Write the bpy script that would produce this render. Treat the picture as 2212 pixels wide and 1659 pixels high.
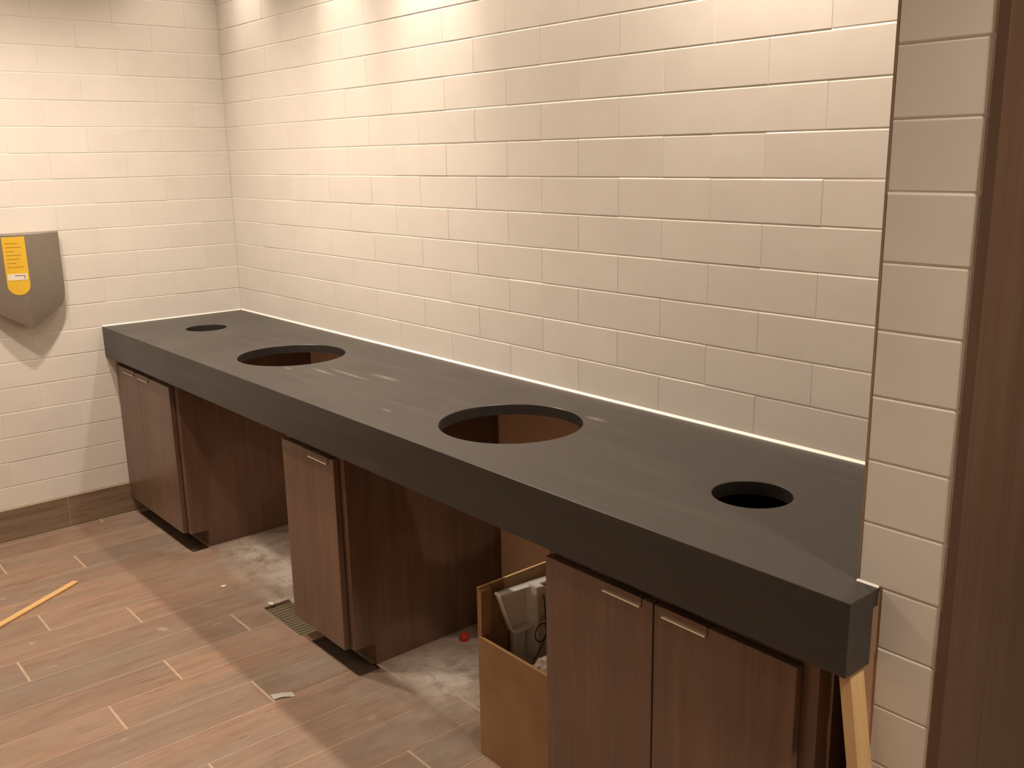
import bpy, bmesh, math, random
from mathutils import Vector, Matrix
from mathutils import noise as mnoise
S = bpy.context.scene
COL = S.collection
for o in list(bpy.data.objects):
    bpy.data.objects.remove(o)
random.seed(7)
PI = math.pi

# ------------------------------------------------------------------ camera
CX, CY, CZ, YAW, PITCH, ROLL, FPX = 4.25131, -1.91503, 1.5391, 0.87069, -0.23508, -0.0181, 2061.43
fw = Vector((-math.sin(YAW) * math.cos(PITCH), math.cos(YAW) * math.cos(PITCH), math.sin(PITCH)))
rt = fw.cross(Vector((0, 0, 1))).normalized()
up = rt.cross(fw)
r2 = math.cos(ROLL) * rt + math.sin(ROLL) * up
u2 = -math.sin(ROLL) * rt + math.cos(ROLL) * up
cam = bpy.data.cameras.new('camera')
cam.sensor_fit = 'HORIZONTAL'
cam.sensor_width = 36.0
cam.lens = FPX / 2212.0 * 36.0
cam.clip_start = 0.02
camo = bpy.data.objects.new('camera', cam)
COL.objects.link(camo)
m = Matrix((r2, u2, -fw)).transposed().to_4x4()
m.translation = Vector((CX, CY, CZ))
camo.matrix_world = m
S.camera = camo

# ------------------------------------------------------------------ colour management, world
S.view_settings.view_transform = 'Standard'
S.view_settings.look = 'None'
S.view_settings.gamma = 1.0
S.view_settings.use_curve_mapping = False
S.view_settings.exposure = 0.0
W = bpy.data.worlds.new('world')
S.world = W
W.use_nodes = True
W.node_tree.nodes['Background'].inputs[0].default_value = (1.0, 0.86, 0.70, 1)
W.node_tree.nodes['Background'].inputs[1].default_value = 0.02

# ------------------------------------------------------------------ lamps (recessed ceiling downlights, one added fill)
ZL = 2.57
def spot(name, x, y, power, size, blend, radius, tilt=(0, 0), col=(1.0, 0.835, 0.665), z=ZL):
    l = bpy.data.lights.new(name, 'SPOT')
    l.energy = power
    l.spot_size = math.radians(size)
    l.spot_blend = blend
    l.shadow_soft_size = radius
    l.color = col
    o = bpy.data.objects.new(name, l)
    o.location = (x, y, z)
    o.rotation_euler = (math.radians(tilt[0]), math.radians(tilt[1]), 0)
    COL.objects.link(o)
    return o
LY = -0.215
for x_, p_ in ((0.30, 15), (1.04, 17), (1.62, 42), (2.28, 30), (2.92, 62), (3.42, 20)):
    spot('wall_downlight', x_, LY, p_, 112, 1.0, 0.03)
spot('wall_downlight', 1.62, LY, 30, 50, 1.0, 0.03, (20, 0))
spot('wall_downlight', 1.06, LY, 20, 44, 1.0, 0.03, (24, 0))
spot('wall_downlight', 0.33, LY, 9, 50, 1.0, 0.03, (20, 0))
spot('wall_downlight', 2.95, LY, 18, 70, 1.0, 0.03, (24, 0))
spot('room_lamp_or_fill', 0.86, -0.95, 90, 146, 0.9, 0.04)
spot('room_lamp_or_fill', 1.15, -1.40, 85, 150, 0.9, 0.07)
spot('room_lamp_or_fill', 1.50, -2.50, 70, 160, 0.8, 0.40)
spot('room_lamp_or_fill', 4.50, -0.90, 140, 130, 0.9, 0.06)  # added fill light over the passage, lifts the brown panel and pier

# ------------------------------------------------------------------ material helpers
def mat(name):
    M = bpy.data.materials.new(name)
    M.use_nodes = True
    nt = M.node_tree
    b = nt.nodes['Principled BSDF']
    return M, nt, b
def N(nt, t, **kw):
    n = nt.nodes.new(t)
    for k, v in kw.items():
        setattr(n, k, v)
    return n
def ramp(nt, fac, stops):
    r = N(nt, 'ShaderNodeValToRGB')
    els = r.color_ramp.elements
    while len(els) < len(stops):
        els.new(0.5)
    for e, (p, c) in zip(els, stops):
        e.position = p
        e.color = (c[0], c[1], c[2], 1) if len(c) == 3 else c
    nt.links.new(fac, r.inputs[0])
    return r.outputs[0]
def mapping(nt, scale, coord='Object', loc=(0, 0, 0)):
    tc = N(nt, 'ShaderNodeTexCoord')
    mp = N(nt, 'ShaderNodeMapping')
    mp.inputs['Scale'].default_value = scale
    mp.inputs['Location'].default_value = loc
    nt.links.new(tc.outputs[coord], mp.inputs[0])
    return mp.outputs[0]
def noise(nt, vec, scale, detail=4, rough=0.55, dist=0.0):
    n = N(nt, 'ShaderNodeTexNoise')
    n.inputs['Scale'].default_value = scale
    n.inputs['Detail'].default_value = detail
    n.inputs['Roughness'].default_value = rough
    n.inputs['Distortion'].default_value = dist
    nt.links.new(vec, n.inputs['Vector'])
    return n.outputs['Fac']
def mix(nt, fac, a, b, mode='MIX'):
    n = N(nt, 'ShaderNodeMix', data_type='RGBA', blend_type=mode)
    for s, v in ((0, fac), (6, a), (7, b)):
        if hasattr(v, 'links'):
            nt.links.new(v, n.inputs[s])
        elif s == 0:
            n.inputs[0].default_value = v
        else:
            n.inputs[s].default_value = (v[0], v[1], v[2], 1)
    return n.outputs[2]
def mth(nt, op, a, b=None, clamp=False):
    n = N(nt, 'ShaderNodeMath', operation=op, use_clamp=clamp)
    for i, v in enumerate((a, b)):
        if v is None:
            continue
        if hasattr(v, 'links'):
            nt.links.new(v, n.inputs[i])
        else:
            n.inputs[i].default_value = v
    return n.outputs[0]
def bump(nt, b, h, strength, dist):
    n = N(nt, 'ShaderNodeBump')
    n.inputs['Strength'].default_value = strength
    n.inputs['Distance'].default_value = dist
    nt.links.new(h, n.inputs['Height'])
    nt.links.new(n.outputs[0], b.inputs['Normal'])
def island(nt):
    return N(nt, 'ShaderNodeNewGeometry').outputs['Random Per Island']
def blob(nt, vec, c, r):
    """soft 0..1 spot of radii r about point c (object space)"""
    s = N(nt, 'ShaderNodeVectorMath', operation='SUBTRACT')
    nt.links.new(vec, s.inputs[0])
    s.inputs[1].default_value = c
    d = N(nt, 'ShaderNodeVectorMath', operation='DIVIDE')
    nt.links.new(s.outputs[0], d.inputs[0])
    d.inputs[1].default_value = r
    l = N(nt, 'ShaderNodeVectorMath', operation='LENGTH')
    nt.links.new(d.outputs[0], l.inputs[0])
    return mth(nt, 'SUBTRACT', 1.0, l.outputs['Value'], True)

def plain(name, col, rough, metal=0.0, var=0.06, nscale=40, spec=0.5):
    M, nt, b = mat(name)
    v = mapping(nt, (1, 1, 1))
    f = noise(nt, v, nscale, 4)
    lo = tuple(c * (1 - var) for c in col)
    hi = tuple(min(1, c * (1 + var)) for c in col)
    nt.links.new(ramp(nt, f, [(0.3, lo), (0.7, hi)]), b.inputs['Base Color'])
    b.inputs['Roughness'].default_value = rough
    b.inputs['Metallic'].default_value = metal
    b.inputs['Specular IOR Level'].default_value = spec
    return M

# white glazed wall tile
M_TILE, nt, b = mat('white_glazed_tile')
base = ramp(nt, island(nt), [(0.0, (0.70, 0.665, 0.62)), (1.0, (0.76, 0.725, 0.68))])
v = mapping(nt, (1, 1, 1))
f = noise(nt, v, 7, 2)
nt.links.new(mix(nt, 0.5, base, ramp(nt, f, [(0.3, (0.70, 0.66, 0.62)), (0.7, (0.76, 0.73, 0.68))])), b.inputs['Base Color'])
b.inputs['Roughness'].default_value = 0.34
bump(nt, b, noise(nt, v, 14, 1), 0.12, 0.004)
M_GROUT = plain('tile_grout', (0.74, 0.70, 0.65), 0.8, nscale=120)
M_DRYWALL = plain('bare_wallboard', (0.68, 0.46, 0.31), 0.85, var=0.06, nscale=9)
M_PAINT = plain('ceiling_paint', (0.72, 0.66, 0.58), 0.9, var=0.02)
M_ROOM = plain('room_paint', (0.72, 0.65, 0.56), 0.9, var=0.03)

# quartz counter
M_QUARTZ, nt, b = mat('dark_grey_quartz')
v = mapping(nt, (1, 1, 1))
f1 = noise(nt, v, 260, 3, 0.6)
c1 = ramp(nt, f1, [(0.3, (0.030, 0.026, 0.024)), (0.7, (0.044, 0.038, 0.035))])
vs = mapping(nt, (0.5, 9, 9))
f2 = noise(nt, vs, 3.0, 6, 0.6)
dust = ramp(nt, f2, [(0.50, (0, 0, 0)), (0.85, (0.13, 0.13, 0.13))])
f3 = noise(nt, v, 2.2, 3)
dust2 = mix(nt, 1.0, dust, ramp(nt, f3, [(0.38, (0.1, 0.1, 0.1)), (0.7, (1, 1, 1))]), 'MULTIPLY')
c2 = mix(nt, dust2, c1, (0.36, 0.33, 0.30))
vd = mapping(nt, (1, 1, 1))
smear = None
for (cx, cy, rx, ry) in ((2.52, -0.165, 0.05, 0.014), (1.48, -0.40, 0.09, 0.012), (1.35, -0.46, 0.03, 0.010), (1.70, -0.30, 0.10, 0.015), (1.58, -0.36, 0.16, 0.01), (2.05, -0.52, 0.03, 0.008)):
    s = blob(nt, vd, (cx, cy, 0.852), (rx, ry, 0.05))
    smear = s if smear is None else mth(nt, 'MAXIMUM', smear, s)
fs = noise(nt, vd, 60, 4, 0.7)
sm = mth(nt, 'MULTIPLY', smear, fs)
sm = mth(nt, 'MULTIPLY', sm, 0.40, True)
nt.links.new(mix(nt, sm, c2, (0.62, 0.58, 0.54)), b.inputs['Base Color'])
nt.links.new(ramp(nt, f3, [(0.3, (0.30,) * 3), (0.7, (0.42,) * 3)]), b.inputs['Roughness'])
b.inputs['Specular IOR Level'].default_value = 0.38

# brown wood-grain laminate of the cabinets
def wood(name, dark, light, scale, rough, band=18.0):
    M, nt, b = mat(name)
    v = mapping(nt, scale)
    f = noise(nt, v, band, 5, 0.6, 0.4)
    f2 = noise(nt, v, band * 5, 3, 0.6)
    f3 = noise(nt, mapping(nt, (1, 1, 1)), 3, 2)
    s = mth(nt, 'ADD', mth(nt, 'MULTIPLY', f, 0.55), mth(nt, 'MULTIPLY', f2, 0.3))
    s = mth(nt, 'ADD', s, mth(nt, 'MULTIPLY', f3, 0.15))
    nt.links.new(ramp(nt, s, [(0.34, dark), (0.64, light)]), b.inputs['Base Color'])
    b.inputs['Roughness'].default_value = rough
    bump(nt, b, f2, 0.05, 0.001)
    return M
M_LAM = wood('brown_wood_laminate', (0.118, 0.067, 0.046), (0.195, 0.117, 0.081), (1, 1, 0.05), 0.33)
M_PANEL = wood('dark_brown_panel', (0.095, 0.056, 0.036), (0.135, 0.083, 0.055), (1, 1, 0.04), 0.36)
M_PINE = wood('pine', (0.52, 0.33, 0.15), (0.72, 0.52, 0.28), (1, 1, 0.06), 0.6, 14)
M_STRIP = wood('light_wood_strip', (0.62, 0.36, 0.13), (0.78, 0.52, 0.24), (0.05, 1, 1), 0.6, 20)
M_BLOCKER = plain('blocker_board_brown', (0.10, 0.06, 0.04), 0.8)

# wood-look floor planks (run along Y)
M_PLANK, nt, b = mat('wood_look_plank_tile')
ri = island(nt)
v = mapping(nt, (1, 0.10, 1))
off = N(nt, 'ShaderNodeCombineXYZ')
nt.links.new(mth(nt, 'MULTIPLY', ri, 37.0), off.inputs[1])
va = N(nt, 'ShaderNodeVectorMath', operation='ADD')
nt.links.new(v, va.inputs[0]); nt.links.new(off.outputs[0], va.inputs[1])
f = noise(nt, va.outputs[0], 28, 6, 0.62, 0.6)
f2 = noise(nt, va.outputs[0], 110, 3, 0.6)
s = mth(nt, 'ADD', mth(nt, 'MULTIPLY', f, 0.7), mth(nt, 'MULTIPLY', f2, 0.3))
grain = ramp(nt, s, [(0.32, (0.175, 0.107, 0.070)), (0.47, (0.275, 0.172, 0.118)), (0.68, (0.335, 0.222, 0.158))])
tone = ramp(nt, ri, [(0.0, (0.80, 0.80, 0.80)), (1.0, (1.12, 1.08, 1.04))])
c = mix(nt, 1.0, grain, tone, 'MULTIPLY')
gp = noise(nt, va.outputs[0], 9, 4, 0.6, 0.3)
c = mix(nt, ramp(nt, gp, [(0.42, (0, 0, 0)), (0.70, (0.75, 0.75, 0.75))]), c, (0.215, 0.167, 0.128))
st_ = noise(nt, va.outputs[0], 46, 4, 0.7, 0.8)
c = mix(nt, ramp(nt, st_, [(0.58, (0, 0, 0)), (0.72, (0.65, 0.65, 0.65))]), c, (0.115, 0.080, 0.055))
vw = mapping(nt, (1, 1, 1))
# builders' dust lying thick under the counter, thinning into the room
pos = N(nt, 'ShaderNodeSeparateXYZ')
nt.links.new(vw, pos.inputs[0])
near = N(nt, 'ShaderNodeMapRange')
nt.links.new(pos.outputs[1], near.inputs[0])
near.inputs[1].default_value = -0.85; near.inputs[2].default_value = -0.35
near.inputs[3].default_value = 0.10; near.inputs[4].default_value = 0.70
dn = noise(nt, vw, 6.5, 6, 0.65, 0.5)
dn2 = noise(nt, mapping(nt, (1, 0.25, 1)), 26, 5, 0.7)
dm = mth(nt, 'MULTIPLY', ramp(nt, dn, [(0.36, (0.15,) * 3), (0.66, (1, 1, 1))]), near.outputs[0])
dm = mth(nt, 'MULTIPLY', dm, ramp(nt, dn2, [(0.30, (0.35,) * 3), (0.62, (1, 1, 1))]), True)
c = mix(nt, dm, c, (0.50, 0.45, 0.40))
pile = None
for (cx, cy, rx, ry) in ((1.10, -0.36, 0.42, 0.24), (1.32, -0.45, 0.16, 0.14), (0.86, -0.40, 0.25, 0.16), (2.10, -0.40, 0.22, 0.16), (2.12, -0.30, 0.10, 0.08)):
    q_ = blob(nt, vw, (cx, cy, 0.0), (rx, ry, 0.1))
    pile = q_ if pile is None else mth(nt, 'MAXIMUM', pile, q_)
pn = noise(nt, vw, 16, 6, 0.7, 0.4)
pm = mth(nt, 'MULTIPLY', mth(nt, 'MULTIPLY', pile, ramp(nt, pn, [(0.34, (0.1,) * 3), (0.6, (1, 1, 1))])), 1.5, True)
c = mix(nt, pm, c, (0.60, 0.55, 0.49))
# scattered grout haze smears
sp = noise(nt, mapping(nt, (1, 0.45, 1), loc=(3.1, 0.7, 0)), 11, 5, 0.6, 0.3)
spm = ramp(nt, sp, [(0.66, (0, 0, 0)), (0.72, (0.55, 0.55, 0.55))])
c = mix(nt, spm, c, (0.52, 0.44, 0.37))
nt.links.new(c, b.inputs['Base Color'])
b.inputs['Roughness'].default_value = 0.55
bump(nt, b, f2, 0.08, 0.002)
M_FGROUT = plain('floor_grout', (0.46, 0.35, 0.26), 0.9, var=0.12, nscale=30)
# trowel-ridged bare thinset in one plank gap, plain dark brown elsewhere
M_THIN, nt, b = mat('ridged_thinset_and_dark_brown')
wv = N(nt, 'ShaderNodeTexWave', wave_type='BANDS', bands_direction='X')
wv.inputs['Scale'].default_value = 17
wv.inputs['Distortion'].default_value = 3.0
wv.inputs['Detail'].default_value = 2
nt.links.new(mapping(nt, (1, 0.3, 1)), wv.inputs['Vector'])
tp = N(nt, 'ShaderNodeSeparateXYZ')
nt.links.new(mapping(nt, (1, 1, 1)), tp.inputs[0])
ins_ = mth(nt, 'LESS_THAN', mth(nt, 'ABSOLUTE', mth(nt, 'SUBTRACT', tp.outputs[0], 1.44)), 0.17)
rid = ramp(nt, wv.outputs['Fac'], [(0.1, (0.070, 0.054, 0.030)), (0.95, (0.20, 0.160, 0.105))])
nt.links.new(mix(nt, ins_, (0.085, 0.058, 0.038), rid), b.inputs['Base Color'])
b.inputs['Roughness'].default_value = 0.8
bump(nt, b, wv.outputs['Fac'], 0.25, 0.004)
# baseboard tile
M_BASE, nt, b = mat('brown_baseboard_tile')
v = mapping(nt, (1, 0.08, 1))
f = noise(nt, v, 40, 5, 0.6, 0.4)
nt.links.new(ramp(nt, f, [(0.35, (0.165, 0.112, 0.072)), (0.65, (0.26, 0.182, 0.120))]), b.inputs['Base Color'])
b.inputs['Roughness'].default_value = 0.5
M_CAULK = plain('white_caulk', (0.88, 0.85, 0.80), 0.45, var=0.02)
M_METAL = plain('brushed_nickel', (0.85, 0.78, 0.70), 0.3, metal=1.0, var=0.04, nscale=200)
M_PLATE = plain('bronze_brown_metal', (0.17, 0.115, 0.08), 0.35, metal=0.6, var=0.04, nscale=200)
M_TRIM = plain('bronze_edge_trim', (0.30, 0.22, 0.16), 0.45, metal=0.2)
M_DRYER = plain('grey_metal_coating', (0.26, 0.225, 0.185), 0.38, metal=0.25, var=0.05, nscale=60)
M_YELLOW = plain('yellow_label', (0.75, 0.47, 0.035), 0.5, var=0.04, nscale=90)
M_LTXT = plain('label_ink', (0.50, 0.30, 0.03), 0.6)
M_STICK = plain('white_sticker', (0.78, 0.72, 0.62), 0.5, var=0.04)
M_INK = plain('grey_ink', (0.33, 0.28, 0.24), 0.6)
M_LOGO = plain('pale_blue_ink', (0.24, 0.235, 0.225), 0.5)
M_CARD, nt, b = mat('cardboard')
v = mapping(nt, (1, 1, 1))
f = noise(nt, v, 9, 4)
wv = N(nt, 'ShaderNodeTexWave', wave_type='BANDS', bands_direction='X')
wv.inputs['Scale'].default_value = 40
nt.links.new(v, wv.inputs['Vector'])
cc = ramp(nt, f, [(0.3, (0.25, 0.135, 0.058)), (0.7, (0.32, 0.18, 0.080))])
nt.links.new(mix(nt, 0.015, cc, wv.outputs['Color']), b.inputs['Base Color'])
b.inputs['Roughness'].default_value = 0.85
M_CARDEDGE = plain('cardboard_cut_edge', (0.58, 0.37, 0.18), 0.9)
M_WHITE = plain('white_moulded_plastic', (0.88, 0.86, 0.82), 0.3, var=0.02)
M_BLACK = plain('black_rubber', (0.02, 0.018, 0.016), 0.5)
M_FILM, nt, b = mat('crumpled_clear_film')
v = mapping(nt, (1, 1, 1))
f = noise(nt, v, 30, 5, 0.7)
nt.links.new(ramp(nt, f, [(0.3, (0.36, 0.26, 0.20)), (0.7, (0.58, 0.46, 0.38))]), b.inputs['Base Color'])
b.inputs['Roughness'].default_value = 0.22
bump(nt, b, f, 0.6, 0.02)
M_RED = plain('red_plastic', (0.52, 0.035, 0.025), 0.4)
M_PAPER = plain('white_paper', (0.85, 0.82, 0.78), 0.7, var=0.02)
M_PLASTER = plain('plaster_crumb', (0.74, 0.68, 0.60), 0.9)

# ------------------------------------------------------------------ mesh helpers
def box(bm, x0, x1, y0, y1, z0, z1, mi=0, bev=0.0):
    vs = [bm.verts.new((x, y, z)) for z in (z0, z1) for y in (y0, y1) for x in (x0, x1)]
    fs = [(0, 2, 3, 1), (4, 5, 7, 6), (0, 1, 5, 4), (1, 3, 7, 5), (3, 2, 6, 7), (2, 0, 4, 6)]
    out = []
    for f in fs:
        g = bm.faces.new([vs[i] for i in f])
        g.material_index = mi
        out.append(g)
    if bev > 0:
        es = list({e for f in out for e in f.edges})
        bmesh.ops.bevel(bm, geom=es, offset=bev, segments=2, affect='EDGES', profile=0.5, clamp_overlap=True)
    return out
def prism(bm, pts, axis, a, b2, mi=0):
    """extrude a closed 2-D outline along an axis (0 x, 1 y, 2 z)"""
    def P(p, t):
        return {0: (t, p[0], p[1]), 1: (p[0], t, p[1]), 2: (p[0], p[1], t)}[axis]
    A = [bm.verts.new(P(p, a)) for p in pts]
    B = [bm.verts.new(P(p, b2)) for p in pts]
    fs = [bm.faces.new(A), bm.faces.new(list(reversed(B)))]
    n = len(pts)
    for i in range(n):
        fs.append(bm.faces.new((A[i], B[i], B[(i + 1) % n], A[(i + 1) % n])))
    for f in fs:
        f.material_index = mi
    return fs
def tube(bm, pts, r, seg=8, mi=0):
    pts = [Vector(p) for p in pts]
    rings = []
    nrm = None
    for i, p in enumerate(pts):
        t = (pts[min(i + 1, len(pts) - 1)] - pts[max(i - 1, 0)]).normalized()
        if nrm is None:
            nrm = t.orthogonal().normalized()
        nrm = (nrm - t * nrm.dot(t)).normalized()
        bi = t.cross(nrm)
        rings.append([bm.verts.new(p + r * (math.cos(2 * PI * k / seg) * nrm + math.sin(2 * PI * k / seg) * bi)) for k in range(seg)])
    for a, c in zip(rings, rings[1:]):
        for k in range(seg):
            bm.faces.new((a[k], a[(k + 1) % seg], c[(k + 1) % seg], c[k])).material_index = mi
    bm.faces.new(list(reversed(rings[0])))
    bm.faces.new(rings[-1])
def obj(name, bm, mats, parent=None, origin=(0, 0, 0), smooth=None, fixn=True):
    """link the bmesh (given in world coordinates) as one mesh object"""
    o0 = Vector(parent['_base']) if parent else Vector(origin)
    if fixn:
        bmesh.ops.recalc_face_normals(bm, faces=bm.faces)
    # a part keeps world coordinates relative to its top-level thing's base
    for vtx in bm.verts:
        vtx.co -= o0
    me = bpy.data.meshes.new(name)
    if smooth is not None:
        for f in bm.faces:
            f.smooth = True
        for e in bm.edges:
            e.smooth = (len(e.link_faces) == 2 and e.calc_face_angle(0) < math.radians(smooth))
    bm.to_mesh(me)
    bm.free()
    for M in (mats if isinstance(mats, (list, tuple)) else [mats]):
        me.materials.append(M)
    o = bpy.data.objects.new(name, me)
    COL.objects.link(o)
    if parent:
        o.parent = parent
    else:
        o.location = o0
    o['_base'] = tuple(o0)
    return o
def thing(name, loc, label, cat, group=None):
    o = bpy.data.objects.new(name, None)
    o.empty_display_size = 0.05
    COL.objects.link(o)
    o.location = loc
    o['_base'] = tuple(loc)
    return tag(o, label, cat, group)
def tag(o, label, cat, group=None):
    o['label'] = label
    o['category'] = cat
    if group:
        o['group'] = group
    return o
def struct(o, label, cat):
    o['kind'] = 'structure'
    o['label'] = label
    o['category'] = cat
    return o

# ------------------------------------------------------------------ dimensions
H = 0.852          # counter top height
D = 0.642          # counter depth
L = 3.5465         # counter end
ZB = 0.723         # underside of the counter apron
XP, YP, XQ = 3.5103, -0.555, 3.650   # tiled pier: left edge, face, right edge
PT, PL = 0.104, 0.309                # tile course, tile length
ZC = 2.60
ROOM_X, ROOM_Y = 5.2, -3.4

# ------------------------------------------------------------------ tiled walls
def tile(bm, M4, u0, u1, v0, v1, rnd):
    """pillowed tile in a wall plane; M4 maps (u, v, out) to world"""
    g, bu, bv = 0.0004, 0.0009, 0.0032
    u0 += g; u1 -= g; v0 += g; v1 -= g
    if u1 - u0 < 0.012 or v1 - v0 < 0.012:
        return
    tl = [rnd.uniform(-0.0003, 0.0003) for _ in range(3)]
    def d(u, v, o):
        return o + tl[0] + tl[1] * (2 * (u - u0) / (u1 - u0) - 1) + tl[2] * 1.6 * (2 * (v - v0) / (v1 - v0) - 1)
    rings = []
    for ins, o in ((0.0, -0.004), (0.0, -0.0015), (0.35, -0.0006), (1.0, 0.0)):
        rings.append([bm.verts.new(M4 @ Vector((u, v, d(u, v, o)))) for (u, v) in
                      ((u0 + ins * bu, v0 + ins * bv), (u1 - ins * bu, v0 + ins * bv), (u1 - ins * bu, v1 - ins * bv), (u0 + ins * bu, v1 - ins * bv))])
    for a, c in zip(rings, rings[1:]):
        for k in range(4):
            bm.faces.new((a[k], a[(k + 1) % 4], c[(k + 1) % 4], c[k]))
    bm.faces.new(rings[-1])
M_BACK = Matrix(((1, 0, 0, 0), (0, 0, -1, 0), (0, 1, 0, 0), (0, 0, 0, 1)))            # u=x v=z out=-y
M_LEFT = Matrix(((0, 0, 1, 0), (1, 0, 0, 0), (0, 1, 0, 0), (0, 0, 0, 1)))             # u=y v=z out=+x
def courses(bm, M4, ua, ub, v_lo, v_hi, odd, even, seed):
    rnd = random.Random(seed)
    k = math.floor((v_lo - H) / PT)
    while H + k * PT < v_hi - 1e-4:
        v0, v1 = max(H + k * PT, v_lo), min(H + (k + 1) * PT, v_hi)
        s = odd if k % 2 else even
        u = s + math.floor((ua - s) / PL) * PL
        while u < ub:
            a, c = max(u, ua), min(u + PL, ub)
            tile(bm, M4, a, c, v0, v1, rnd)
            u += PL
        k += 1

bm = bmesh.new()
courses(bm, M_BACK, 0.0, XP, H, ZC, 3.0555, 2.9010, 3)
nt_ = len(bm.faces)
box(bm, -0.12, XP + 0.1, 0.0013, 0.12, H - 0.002, ZC, 1)
box(bm, -0.12, XP + 0.1, 0.0022, 0.12, -0.02, H - 0.002, 2)
struct(obj('wall_back', bm, [M_TILE, M_GROUT, M_DRYWALL], fixn=False), 'long white tiled wall behind the counter, tiles laid in running bond', 'wall')

bm = bmesh.new()
courses(bm, M_LEFT, ROOM_Y, 0.0, 0.135, ZC, -0.6125, -0.4600, 5)
box(bm, -0.12, -0.0013, ROOM_Y, 0.0016, -0.02, ZC, 1)
struct(obj('wall_left', bm, [M_TILE, M_GROUT], fixn=False), 'white tiled side wall with the grey hand dryer', 'wall')

bm = bmesh.new()
M_PIER = Matrix(((1, 0, 0, 0), (0, 0, -1, YP), (0, 1, 0, 0), (0, 0, 0, 1)))
rnd = random.Random(9)
k = -9
while H + k * PT < ZC:
    tile(bm, M_PIER, XP if k >= 0 else 3.5505, XQ - 0.003, max(0, H + k * PT), min(ZC, H + (k + 1) * PT), rnd)
    k += 1
box(bm, XP, XQ, YP + 0.0013, 0.0, H, ZC, 1)
box(bm, XP, XQ, YP + 0.0022, 0.0, -0.02, H, 2)
struct(obj('wall_right', bm, [M_TILE, M_GROUT, M_DRYWALL], fixn=False), 'narrow white tiled end of the projecting wall beside the counter', 'wall')

# dark brown cladding panel on the side of that projecting wall
bm = bmesh.new()
box(bm, XQ, XQ + 0.017, YP - 0.004, YP + 0.142, 0.0, ZC, 0, 0.0012)
box(bm, XQ, XQ + 0.017, YP + 0.144, 0.30, 0.0, ZC, 0, 0.0012)
struct(obj('trim_1', bm, M_PANEL), 'dark brown wood panel covering the side of the projecting wall', 'wall panel')
# slim metal edge strip down the corner of the projecting wall
bm = bmesh.new()
box(bm, XP - 0.0035, XP - 0.0002, YP - 0.0012, YP + 0.010, H + 0.004, ZC)
struct(obj('trim_2', bm, M_TRIM), 'slim dark edge strip down the corner of the projecting tiled wall', 'trim')
# caulk beads where the counter meets the tile
def bead(bm, a, c, out, r):
    a, c = Vector(a), Vector(c)
    up_ = Vector((0, 0, 1)); out = Vector(out)
    prof = [(0, 0), (r, 0), (0.62 * r, 0.40 * r), (0.25 * r, 0.75 * r), (0, r * 1.1)]
    A = [bm.verts.new(a + out * p + up_ * q) for p, q in prof]
    B = [bm.verts.new(c + out * p + up_ * q) for p, q in prof]
    n = len(prof)
    bm.faces.new(A); bm.faces.new(list(reversed(B)))
    for i in range(n):
        bm.faces.new((A[i], B[i], B[(i + 1) % n], A[(i + 1) % n]))
bm = bmesh.new()
bead(bm, (0.001, -0.0004, H), (XP - 0.004, -0.0004, H), (0, -1, 0), 0.0055)
struct(obj('trim_3', bm, M_CAULK), 'white caulk line between the back of the counter and the long wall', 'caulk')
bm = bmesh.new()
bead(bm, (0.0004, -D, H), (0.0004, -0.008, H), (1, 0, 0), 0.0042)
struct(obj('trim_4', bm, M_CAULK), 'white caulk line between the far end of the counter and the side wall', 'caulk')
bm = bmesh.new()
bead(bm, (XP - 0.003, YP - 0.0004, H), (L - 0.001, YP - 0.0004, H), (0, -1, 0), 0.0032)
struct(obj('trim_5', bm, M_CAULK), 'short white caulk line on the counter tip at the projecting wall', 'caulk')

# baseboard of wood-look tile on the left wall
bm = bmesh.new()
y = -0.60
for y0, y1 in ((-0.8685, -0.05), (-1.785, -0.8715), (-2.70, -1.788), (ROOM_Y, -2.703)):
    box(bm, 0.0005, 0.010, y0, y1, 0.0005, 0.1335, 0, 0.001)
box(bm, -0.001, 0.0075, ROOM_Y, -0.05, 0.0005, 0.1340, 1)
struct(obj('baseboard_left', bm, [M_BASE, M_FGROUT]), 'brown wood-look tile baseboard along the side wall', 'baseboard')

# ------------------------------------------------------------------ floor
bm = bmesh.new()
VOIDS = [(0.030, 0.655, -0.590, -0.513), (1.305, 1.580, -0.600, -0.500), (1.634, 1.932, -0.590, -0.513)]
def subtract(r, vd):
    x0, x1, y0, y1 = r; a0, a1, c0, c1 = vd
    if a1 <= x0 or a0 >= x1 or c1 <= y0 or c0 >= y1:
        return [r]
    out = []
    if x0 < a0: out.append((x0, a0, y0, y1))
    if x1 > a1: out.append((a1, x1, y0, y1))
    xa, xb = max(x0, a0), min(x1, a1)
    if y0 < c0: out.append((xa, xb, y0, c0))
    if y1 > c1: out.append((xa, xb, c1, y1))
    return out
PW = 0.1522
CROSS = {-6: -0.35, -5: -1.211, -3: -0.31, -2: -0.39, -4: -0.962, -1: -1.217, 0: -0.962, 1: -1.357, 2: -0.708, 3: -1.0025, 4: -1.2215, 5: -0.849, 6: -0.506, 7: -1.1145, 8: -0.430}
rnd = random.Random(21)
PLEN = 1.22
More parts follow.
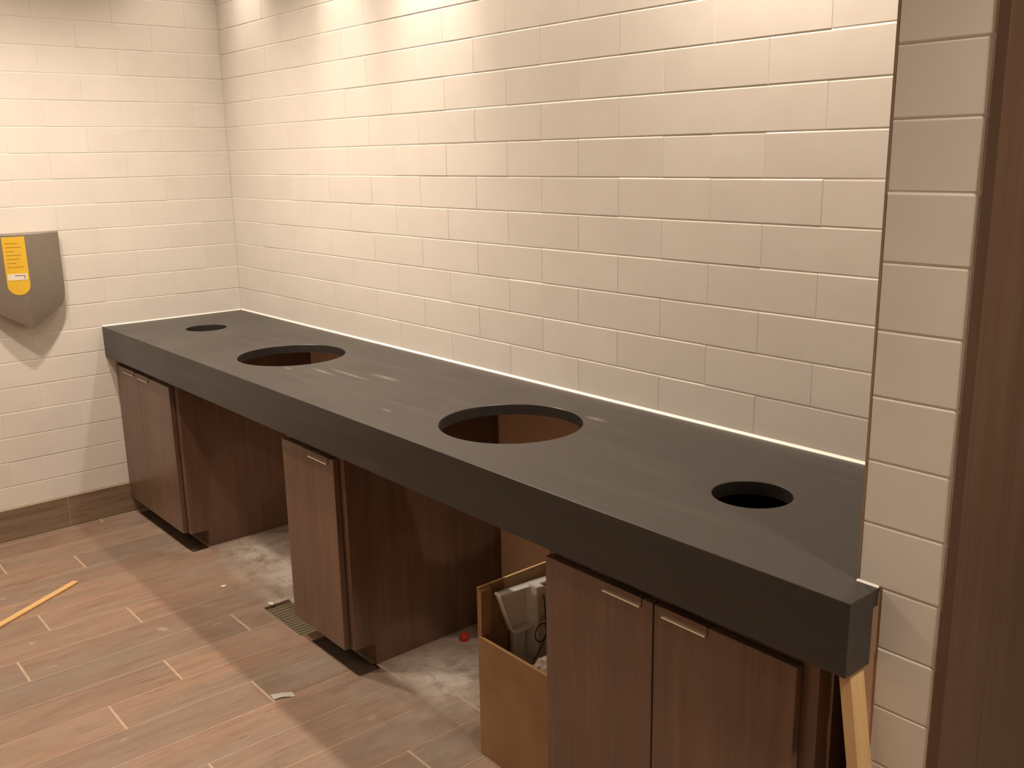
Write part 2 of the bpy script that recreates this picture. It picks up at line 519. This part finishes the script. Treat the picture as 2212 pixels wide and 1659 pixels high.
for n in range(-7, 29):
    x0 = 0.970 + n * PW; x1 = x0 + PW
    j = CROSS.get(n, rnd.uniform(-0.9, 0.0))
    yy = j - 4 * PLEN
    while yy < 0.0:
        y0, y1 = max(yy, ROOM_Y), min(yy + PLEN, -0.002)
        yy += PLEN
        if y1 - y0 < 0.02:
            continue
        rects = [(max(x0, 0.011) + 0.0016, min(x1, ROOM_X) - 0.0016, y0 + 0.0036, y1 - 0.0036)]
        if rects[0][1] <= rects[0][0]:
            continue
        for vd in VOIDS:
            rects = [q for r in rects for q in subtract(r, vd)]
        for (a0, a1, c0, c1) in rects:
            if a1 - a0 < 0.004 or c1 - c0 < 0.004:
                continue
            lo = [bm.verts.new(p) for p in ((a0, c0, -0.010), (a1, c0, -0.010), (a1, c1, -0.010), (a0, c1, -0.010))]
            md = [bm.verts.new(p) for p in ((a0, c0, -0.0008), (a1, c0, -0.0008), (a1, c1, -0.0008), (a0, c1, -0.0008))]
            e = 0.0010
            hi = [bm.verts.new(p) for p in ((a0 + e, c0 + e, 0), (a1 - e, c0 + e, 0), (a1 - e, c1 - e, 0), (a0 + e, c1 - e, 0))]
            for P, Q in ((lo, md), (md, hi)):
                for i in range(4):
                    bm.faces.new((P[i], P[(i + 1) % 4], Q[(i + 1) % 4], Q[i]))
            bm.faces.new(hi)
# grout bed just below the plank faces, cut at the bare patches, and the bed below
rects = [(-0.0, ROOM_X, ROOM_Y, 0.0)]
for vd in VOIDS:
    rects = [q for r in rects for q in subtract(r, vd)]
for (a0, a1, c0, c1) in rects:
    f = bm.faces.new([bm.verts.new(p) for p in ((a0, c0, -0.0010), (a1, c0, -0.0010), (a1, c1, -0.0010), (a0, c1, -0.0010))])
    f.material_index = 1
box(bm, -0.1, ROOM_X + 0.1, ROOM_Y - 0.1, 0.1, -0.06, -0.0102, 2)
for f in box(bm, XQ + 0.017, ROOM_X, 0.0, 2.4, -0.05, 0.0, 0):
    pass
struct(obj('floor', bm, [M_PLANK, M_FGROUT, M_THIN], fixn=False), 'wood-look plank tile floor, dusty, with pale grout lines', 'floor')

# ceiling and the walls behind the photographer
bm = bmesh.new(); box(bm, -0.12, ROOM_X + 0.1, ROOM_Y - 0.1, 2.5, ZC, ZC + 0.1)
struct(obj('ceiling', bm, M_PAINT), 'plain ceiling above the washroom', 'ceiling')
bm = bmesh.new(); box(bm, -0.12, ROOM_X + 0.1, ROOM_Y - 0.1, ROOM_Y, -0.02, ZC)
struct(obj('wall_front', bm, M_ROOM), 'wall opposite the counter, behind the photographer', 'wall')
bm = bmesh.new(); box(bm, ROOM_X, ROOM_X + 0.1, ROOM_Y, 2.4, -0.02, ZC)
struct(obj('wall_entry', bm, M_ROOM), 'wall beyond the entry passage', 'wall')
bm = bmesh.new(); box(bm, XQ - 0.05, ROOM_X + 0.1, 2.4, 2.5, -0.02, ZC)
struct(obj('wall_passage', bm, M_ROOM), 'end wall of the entry passage', 'wall')
bm = bmesh.new(); box(bm, XQ - 0.05, XQ, 0.121, 2.4, -0.02, ZC)
struct(obj('wall_passage_side', bm, M_ROOM), 'side wall of the entry passage behind the brown panel', 'wall')

# ------------------------------------------------------------------ the countertop
ct = thing('vanity_countertop', (1.77, -0.32, ZB), 'long dark grey stone countertop with two large and two small round cut-outs', 'countertop')
HOLES = [(0.368, -0.330, 0.083), (1.152, -0.342, 0.191), (2.388, -0.352, 0.191), (3.147, -0.343, 0.082)]
ZS = H - 0.030
def slab():
    bm = bmesh.new()
    out = [(0.0008, -D), (L, -D), (L, YP - 0.0022), (XP - 0.0045, YP - 0.0022), (XP - 0.0045, -0.0008), (0.0008, -0.0008)]
    c = 0.0012
    ins = [(0.0008, -D + c), (L - c, -D + c), (L - c, YP - 0.0022), (XP - 0.0045, YP - 0.0022), (XP - 0.0045, -0.0008), (0.0008, -0.0008)]
    def ring(pts, z):
        return [bm.verts.new((p[0], p[1], z)) for p in pts]
    def circ(h, r, z, n=72):
        return ring([(h[0] + r * math.cos(2 * PI * k / n), h[1] + r * math.sin(2 * PI * k / n)) for k in range(n)], z)
    def join(a, b_):
        n = len(a)
        for i in range(n):
            bm.faces.new((a[i], a[(i + 1) % n], b_[(i + 1) % n], b_[i]))
    def loop_edges(a):
        return [bm.edges.new((a[i], a[(i + 1) % len(a)])) for i in range(len(a))]
    top = ring(ins, H); mid = ring(out, H - c); bot = ring(out, ZS)
    te = loop_edges(top); be = loop_edges(bot)
    for h in HOLES:
        te += loop_edges(circ(h, h[2] + 0.0015, H))
        be += loop_edges(circ(h, h[2], ZS))
    bmesh.ops.triangle_fill(bm, edges=te, use_beauty=True, normal=(0, 0, 1))
    bmesh.ops.triangle_fill(bm, edges=be, use_beauty=True, normal=(0, 0, -1))
    join(top, mid); join(mid, bot)
    for h in HOLES:
        n = 72
        def find(r, z):
            res = []
            for k in range(n):
                p = Vector((h[0] + r * math.cos(2 * PI * k / n), h[1] + r * math.sin(2 * PI * k / n), z))
                res.append(min((v for v in bm.verts if abs(v.co.z - z) < 1e-5), key=lambda v: (v.co - p).length_squared))
            return res
        t_ = find(h[2] + 0.0015, H); b_ = find(h[2], ZS)
        m_ = circ(h, h[2], H - 0.0015)
        join(t_, m_); join(m_, b_)
    return bm
# the quartz texture is laid out in world coordinates, so the parts keep world-placed origins
ct['_base'] = (0.0, 0.0, 0.0); ct.location = (0, 0, 0)
obj('slab', slab(), M_QUARTZ, ct, smooth=30)
bm = bmesh.new(); box(bm, 0.0008, L, -D, -D + 0.022, ZB, ZS - 0.0002)
obj('front_apron', bm, M_QUARTZ, ct)
bm = bmesh.new(); box(bm, L - 0.022, L, -D + 0.0221, YP - 0.016, ZB, ZS - 0.0002)
obj('end_apron', bm, M_QUARTZ, ct)
for x0, x1, yb_ in ((0.652, 1.548, -0.432), (1.912, 2.784, -0.432)):  # unseen boards added to mask light falling through the sink cut-outs
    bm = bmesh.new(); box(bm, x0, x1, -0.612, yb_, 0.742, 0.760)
    obj('light_blocker_board', bm, M_BLOCKER, ct)

# ------------------------------------------------------------------ vanity cabinets
DF, DB = -0.605, -0.586
def cabinet(x0, x1, doors, label):
    t = thing('vanity_cabinet', ((x0 + x1) / 2, -0.30, 0.0), label, 'cabinet', 'brown cabinets under the counter')
    yb, yf, yt = -0.006, -0.584, -0.512
    zt = ZS - 0.001
    bm = bmesh.new()
    side = [(yb, 0.0005), (yt, 0.0005), (yt, 0.072), (yf, 0.072), (yf, zt), (yb, zt)]
    prism(bm, side, 0, x0, x0 + 0.018)
    prism(bm, side, 0, x1 - 0.018, x1)
    box(bm, x0 + 0.018, x1 - 0.018, yf, yb, 0.072, 0.090)
    box(bm, x0 + 0.018, x1 - 0.018, yb - 0.012, yb, 0.090, zt)
    box(bm, x0 + 0.018, x1 - 0.018, yf, yf + 0.012, 0.090, zt)
    obj('carcass', bm, M_LAM, t)
    bm = bmesh.new(); box(bm, x0 + 0.018, x1 - 0.018, yt, yt + 0.016, 0.0005, 0.072)
    obj('toe_kick', bm, M_LAM, t)
    for (d0, d1, h0, h1) in doors:
        bm = bmesh.new(); box(bm, d0, d1, DF, DB, 0.070, 0.681, 0, 0.0012)
        d = obj('door', bm, M_LAM, t)
        # bent metal tab pull hooked over the top edge of the door
        bm = bmesh.new()
        pr = [(DB, 0.6815), (DB, 0.6828), (DF - 0.0016, 0.6828), (DF - 0.0016, 0.6672), (DF - 0.0075, 0.6668), (DF - 0.0082, 0.6640),
              (DF - 0.0068, 0.6638), (DF - 0.0064, 0.6648), (DF - 0.0002, 0.6650), (DF - 0.0002, 0.6815)]
        for f in prism(bm, pr, 0, h0, h1):
            cy_ = f.calc_center_median()
            if abs(cy_.x - (h0 + h1) / 2) < 0.01 and cy_.z < 0.6672:
                f.material_index = 1
        h = obj('handle', bm, [M_PLATE, M_METAL], d)
        h['label'] = 'slim metal tab pull on the top edge of the door'
    return t
cabinet(0.004, 0.645, [(0.005, 0.269, 0.112, 0.236), (0.272, 0.613, 0.290, 0.400)], 'two-door brown wood cabinet standing against the tiled side wall with the hand dryer')
cabinet(1.553, 1.905, [(1.558, 1.878, 1.738, 1.850)], 'narrow single-door brown wood cabinet standing between the two open knee spaces')
cabinet(2.790, 3.468, [(2.800, 3.112, 2.981, 3.083), (3.116, 3.436, 3.140, 3.246)], 'two-door brown wood cabinet nearest the camera, right of the open cardboard box')

# ------------------------------------------------------------------ hand dryer
yc, DHW = -0.932, 0.149
dr = thing('hand_dryer', (0.0, yc, 0.88), 'grey wall-mounted hand dryer with pointed bottom and yellow label', 'hand dryer')
def bulge(y):
    return 0.042 + 0.058 * (1 - min(1.0, abs((y - yc) / DHW)) ** 1.7)
def zr(y):
    return 1.050 - 0.082 * (1 - abs((y - yc) / DHW))
def zb(y):
    u = abs((y - yc) / DHW)
    return 0.890 + 0.092 * u + (0.03 * ((u - 0.9) / 0.1) if u > 0.9 else 0)
bm = bmesh.new()
cols = []
NC = 28
for i in range(NC + 1):
    y = yc - DHW + 2 * DHW * i / NC
    d = bulge(y)
    cols.append([bm.verts.new(p) for p in ((0.001, y, 1.270), (d - 0.006, y, 1.2735), (d, y, 1.268), (d, y, zr(y)), (d * 0.86, y, zb(y)), (0.001, y, zb(y) - 0.002))])
for A, B in zip(cols, cols[1:]):
    for k in range(6):
        bm.faces.new((A[k], A[(k + 1) % 6], B[(k + 1) % 6], B[k]))
bm.faces.new(cols[0]); bm.faces.new(list(reversed(cols[-1])))
obj('casing', bm, M_DRYER, dr, smooth=14)
ly, lw = -0.966, 0.040
def sheet(bm, y0, y1, zlo, zhi, off, n=16):
    """thin sheet wrapped on the bulged front; zlo and zhi are functions of y"""
    prev = None
    for i in range(n + 1):
        y = y0 + (y1 - y0) * i / n
        cur = [bm.verts.new((bulge(y) + o, y, z)) for o, z in ((off, zlo(y)), (off, zhi(y)), (off - 0.0008, zhi(y)), (off - 0.0008, zlo(y)))]
        if prev:
            for k in range(4):
                bm.faces.new((prev[k], prev[(k + 1) % 4], cur[(k + 1) % 4], cur[k]))
        else:
            bm.faces.new(cur)
        prev = cur
    bm.faces.new(list(reversed(prev)))
bm = bmesh.new()
sheet(bm, ly - lw + 1e-4, ly + lw - 1e-4, lambda y: 1.072 - math.sqrt(max(0, lw * lw - (y - ly) ** 2)), lambda y: 1.262, 0.0012, 28)
lb = obj('instruction_label', bm, M_YELLOW, dr)
lb['label'] = 'yellow label with rounded lower end'
bm = bmesh.new()
for i in range(7):
    z = 1.236 - i * 0.0155
    w0 = 0.028 * (0.75 + 0.25 * math.sin(i * 2.3))
    sheet(bm, ly - 0.030, ly - 0.030 + 2 * w0, lambda y: z, lambda y: z + 0.003, 0.0020, 6)
obj('print', bm, M_LTXT, lb)
bm = bmesh.new(); sheet(bm, ly - 0.035, ly + 0.033, lambda y: 1.092, lambda y: 1.117, 0.0022, 8)
st = obj('sticker', bm, M_STICK, lb)
st['label'] = 'small white sticker'
bm = bmesh.new()
sheet(bm, ly - 0.010, ly + 0.026, lambda y: 1.1085, lambda y: 1.1120, 0.0030, 5)
sheet(bm, ly + 0.021, ly + 0.026, lambda y: 1.098, lambda y: 1.1084, 0.0030, 2)
obj('sticker_print', bm, M_INK, lb)

# ------------------------------------------------------------------ cardboard box with contents
BX0, BX1, BY0, BY1 = 2.480, 2.782, -0.552, -0.230
th = 0.005
cb = thing('cardboard_box', ((BX0 + BX1) / 2, (BY0 + BY1) / 2, 0.0), 'open brown cardboard box with a cut-down front, pushed under the counter', 'box')
bm = bmesh.new()
box(bm, BX0, BX1, BY0, BY1, 0.0006, 0.006)
obj('bottom', bm, M_CARD, cb)
bm = bmesh.new()
box(bm, BX0 + th, BX1, BY0, BY0 + th, 0.0062, 0.340)
for f in box(bm, BX0 + th, BX1, BY0 - 0.0004, BY0 + th + 0.0004, 0.340, 0.3425, 1): pass
obj('front_panel', bm, [M_CARD, M_CARDEDGE], cb)
bm = bmesh.new()
box(bm, BX0, BX0 + th, BY0, BY1, 0.0062, 0.474)
box(bm, BX0 - 0.0004, BX0 + th + 0.0004, BY0, BY1, 0.474, 0.4765, 1)
obj('side_panel', bm, [M_CARD, M_CARDEDGE], cb)
bm = bmesh.new(); box(bm, BX1 - th, BX1, BY0 + th, BY1, 0.0062, 0.470)
obj('side_panel', bm, M_CARD, cb)
bm = bmesh.new(); box(bm, BX0 + th, BX1 - th, BY1 - th, BY1, 0.0062, 0.474)
obj('back_panel', bm, M_CARD, cb)
# narrow corner flap left standing at the front, folded inwards
bm = bmesh.new()
prism(bm, [(BX0 + th, 0.343), (BX0 + th + 0.009, 0.343), (BX0 + th + 0.011, 0.468), (BX0 + th, 0.474)], 1, BY0 + 0.0005, BY0 + 0.034)
obj('corner_flap', bm, M_CARD, cb)

# white moulded fixture standing in the box against its left side
fx = thing('plastic_dispenser', (2.50, -0.40, 0.006), 'white moulded plastic fixture with a spout, standing inside the open cardboard box', 'dispenser')
bm = bmesh.new()
pl = [(-0.470, 0.337), (-0.255, 0.326), (-0.255, 0.443), (-0.512, 0.456)]
prism(bm, pl, 0, 2.500, 2.510)
# raised rim along the top, the slanted edge and the foot of the tray
def bar(bm, a, c, w, x0, x1):
    a, c = Vector((a[0], a[1])), Vector((c[0], c[1]))
    d = (c - a).normalized(); n = Vector((-d.y, d.x)) * w
    prism(bm, [tuple(a), tuple(c), tuple(c + n), tuple(a + n)], 0, x0, x1)
bar(bm, (-0.255, 0.443), (-0.512, 0.456), 0.006, 2.500, 2.526)
bar(bm, (-0.470, 0.337), (-0.255, 0.326), 0.007, 2.500, 2.532)
bar(bm, (-0.512, 0.456), (-0.470, 0.337), 0.005, 2.500, 2.520)
bmesh.ops.bevel(bm, geom=[e for e in bm.edges], offset=0.0012, segments=1, affect='EDGES')
obj('tray', bm, M_WHITE, fx)
bm = bmesh.new()
box(bm, 2.489, 2.506, -0.455, -0.262, 0.007, 0.331, 0, 0.004)
obj('stand', bm, M_WHITE, fx)
bm = bmesh.new()
n = 14
prof = [(2.510, -0.4125)] + [(2.510 + 0.026 * math.sin(PI * k / n), -0.395 - 0.0175 * math.cos(PI * k / n)) for k in range(n + 1)] + [(2.510, -0.3775)]
prism(bm, prof, 2, 0.250, 0.432)
obj('spout_post', bm, M_WHITE, fx, smooth=40)
bm = bmesh.new()
prism(bm, [(-0.414, 0.430), (-0.376, 0.428), (-0.352, 0.425), (-0.356, 0.431), (-0.378, 0.438), (-0.384, 0.452), (-0.412, 0.456)], 0, 2.511, 2.552)
bmesh.ops.bevel(bm, geom=[e for e in bm.edges], offset=0.002, segments=2, affect='EDGES')
obj('spout', bm, M_WHITE, fx, smooth=50)
cord = [(2.534, -0.374, 0.424), (2.538, -0.373, 0.390), (2.541, -0.372, 0.350), (2.543, -0.374, 0.325)]
for k in range(0, 21):
    a = 2 * PI * k / 20 * 1.0
    cord.append((2.545 + 0.004 * k / 20, -0.394 + 0.021 * math.cos(a), 0.320 - 0.026 * math.sin(a)))
cord += [(2.551, -0.388, 0.296), (2.552, -0.405, 0.276), (2.553, -0.430, 0.250), (2.553, -0.452, 0.225)]
bm = bmesh.new(); tube(bm, cord, 0.0016)
c_ = obj('cord', bm, M_BLACK, fx, smooth=60)
c_['label'] = 'thin black cord with one loop'

# crumpled packing film filling the right of the box
bm = bmesh.new()
bmesh.ops.create_icosphere(bm, subdivisions=5, radius=1.0)
for v_ in bm.verts:
    p = v_.co.copy()
    q = Vector((math.copysign(abs(p.x) ** 0.6, p.x), math.copysign(abs(p.y) ** 0.6, p.y), math.copysign(abs(p.z) ** 0.6, p.z)))
    w = mnoise.noise(p * 4.2) * 0.10 + abs(mnoise.noise(p * 9.0)) * 0.07 - 0.06
    q *= 0.92 + w
    v_.co = Vector((2.668 + 0.085 * q.x, -0.425 + 0.105 * q.y, 0.172 + 0.165 * q.z))
    v_.co.z = max(v_.co.z, 0.0066)
tag(obj('packing_film', bm, M_FILM, smooth=35, origin=(2.668, -0.425, 0.0066)), 'crumpled shiny packing film lying in the right of the open cardboard box', 'plastic film')

# ------------------------------------------------------------------ loose wood, scraps, crumbs
bm = bmesh.new()
def stud(bm):
    y0, y1 = -0.612, -0.572
    top, bot = 3.5150, 3.6290
    pts = [(top, 0.7215), (top + 0.0225, 0.7215), (bot + 0.0225, 0.0012), (bot, 0.0012)]
    prism(bm, pts, 1, y0, y1)
    bmesh.ops.bevel(bm, geom=[e for e in bm.edges], offset=0.0012, segments=1, affect='EDGES')
stud(bm)
tag(obj('wood_stud', bm, M_PINE, origin=(3.63, -0.59, 0.0)), 'pale pine stick propped up under the near end of the counter', 'wood stick')

a, c = Vector((0.632, -1.036, 0)), Vector((1.010, -1.644, 0))
L_ = (c - a).length
bm = bmesh.new()
box(bm, 0.0, L_, -0.013, 0.013, 0.0005, 0.0075, 0, 0.0008)
so = obj('wood_strip', bm, M_STRIP)
so.location = a
so.rotation_euler = (0, 0, math.atan2(c.y - a.y, c.x - a.x))
tag(so, 'thin orange-tan wood strip lying on the floor by the side wall', 'wood strip')

bm = bmesh.new()
nx, ny = 9, 5
gr = [[bm.verts.new((1.843 + 0.052 * i / nx * 0.55 + 0.030 * j / ny, -0.842 + 0.055 * i / nx - 0.004 * j / ny,
                     0.0012 + 0.004 * abs(math.sin(i * 1.1 / nx * PI)) * (0.4 + 0.6 * j / ny))) for j in range(ny + 1)] for i in range(nx + 1)]
for i in range(nx):
    for j in range(ny):
        bm.faces.new((gr[i][j], gr[i + 1][j], gr[i + 1][j + 1], gr[i][j + 1]))
r = bmesh.ops.solidify(bm, geom=bm.faces[:], thickness=0.0006)
tag(obj('paper_scrap', bm, M_PAPER, smooth=40, origin=(1.865, -0.815, 0.0)), 'small curled scrap of white paper on the floor planks', 'paper scrap')

bc = thing('bottle_cap', (1.968, -0.214, 0.0), 'red plastic cap on the floor beside the narrow middle cabinet', 'cap')
bm = bmesh.new()
n = 24
prof = [(0.0150, 0.0006), (0.0150, 0.0185), (0.0138, 0.0198), (0.0, 0.0198)]
rg = [[bm.verts.new((1.968 + r_ * math.cos(2 * PI * k / n) * (1 + 0.02 * (k % 2)), -0.214 + r_ * math.sin(2 * PI * k / n) * (1 + 0.02 * (k % 2)), z)) for k in range(n)] for r_, z in prof[:-1]]
for A, B in zip(rg, rg[1:]):
    for k in range(n):
        bm.faces.new((A[k], A[(k + 1) % n], B[(k + 1) % n], B[k]))
bm.faces.new(rg[-1]); bm.faces.new(list(reversed(rg[0])))
obj('cap', bm, M_RED, bc)

def crumb(x, y, r, sx, label, seed):
    bm = bmesh.new()
    bmesh.ops.create_icosphere(bm, subdivisions=2, radius=1.0)
    for v_ in bm.verts:
        p = v_.co * (1 + 0.35 * mnoise.noise(v_.co * 1.7 + Vector((seed, 0, 0))))
        v_.co = Vector((x + p.x * r * sx, y + p.y * r, 0.0006 + (p.z + 1.0) * r * 0.18))
        v_.co.z = max(v_.co.z, 0.0006)
    tag(obj('plaster_crumb', bm, M_PLASTER, origin=(x, y, 0.0)), label, 'plaster crumb', 'plaster crumbs on the floor')
crumb(1.045, -0.633, 0.010, 1.0, 'small white plaster crumb alone on the planks between the far and middle cabinets', 1)
crumb(1.296, -0.566, 0.008, 1.8, 'flat white plaster flake at the edge of the ridged bare patch', 2)
crumb(1.945, -0.205, 0.008, 1.2, 'tiny white crumb touching the red plastic cap', 3)

for o in bpy.data.objects:
    if '_base' in o.keys():
        del o['_base']
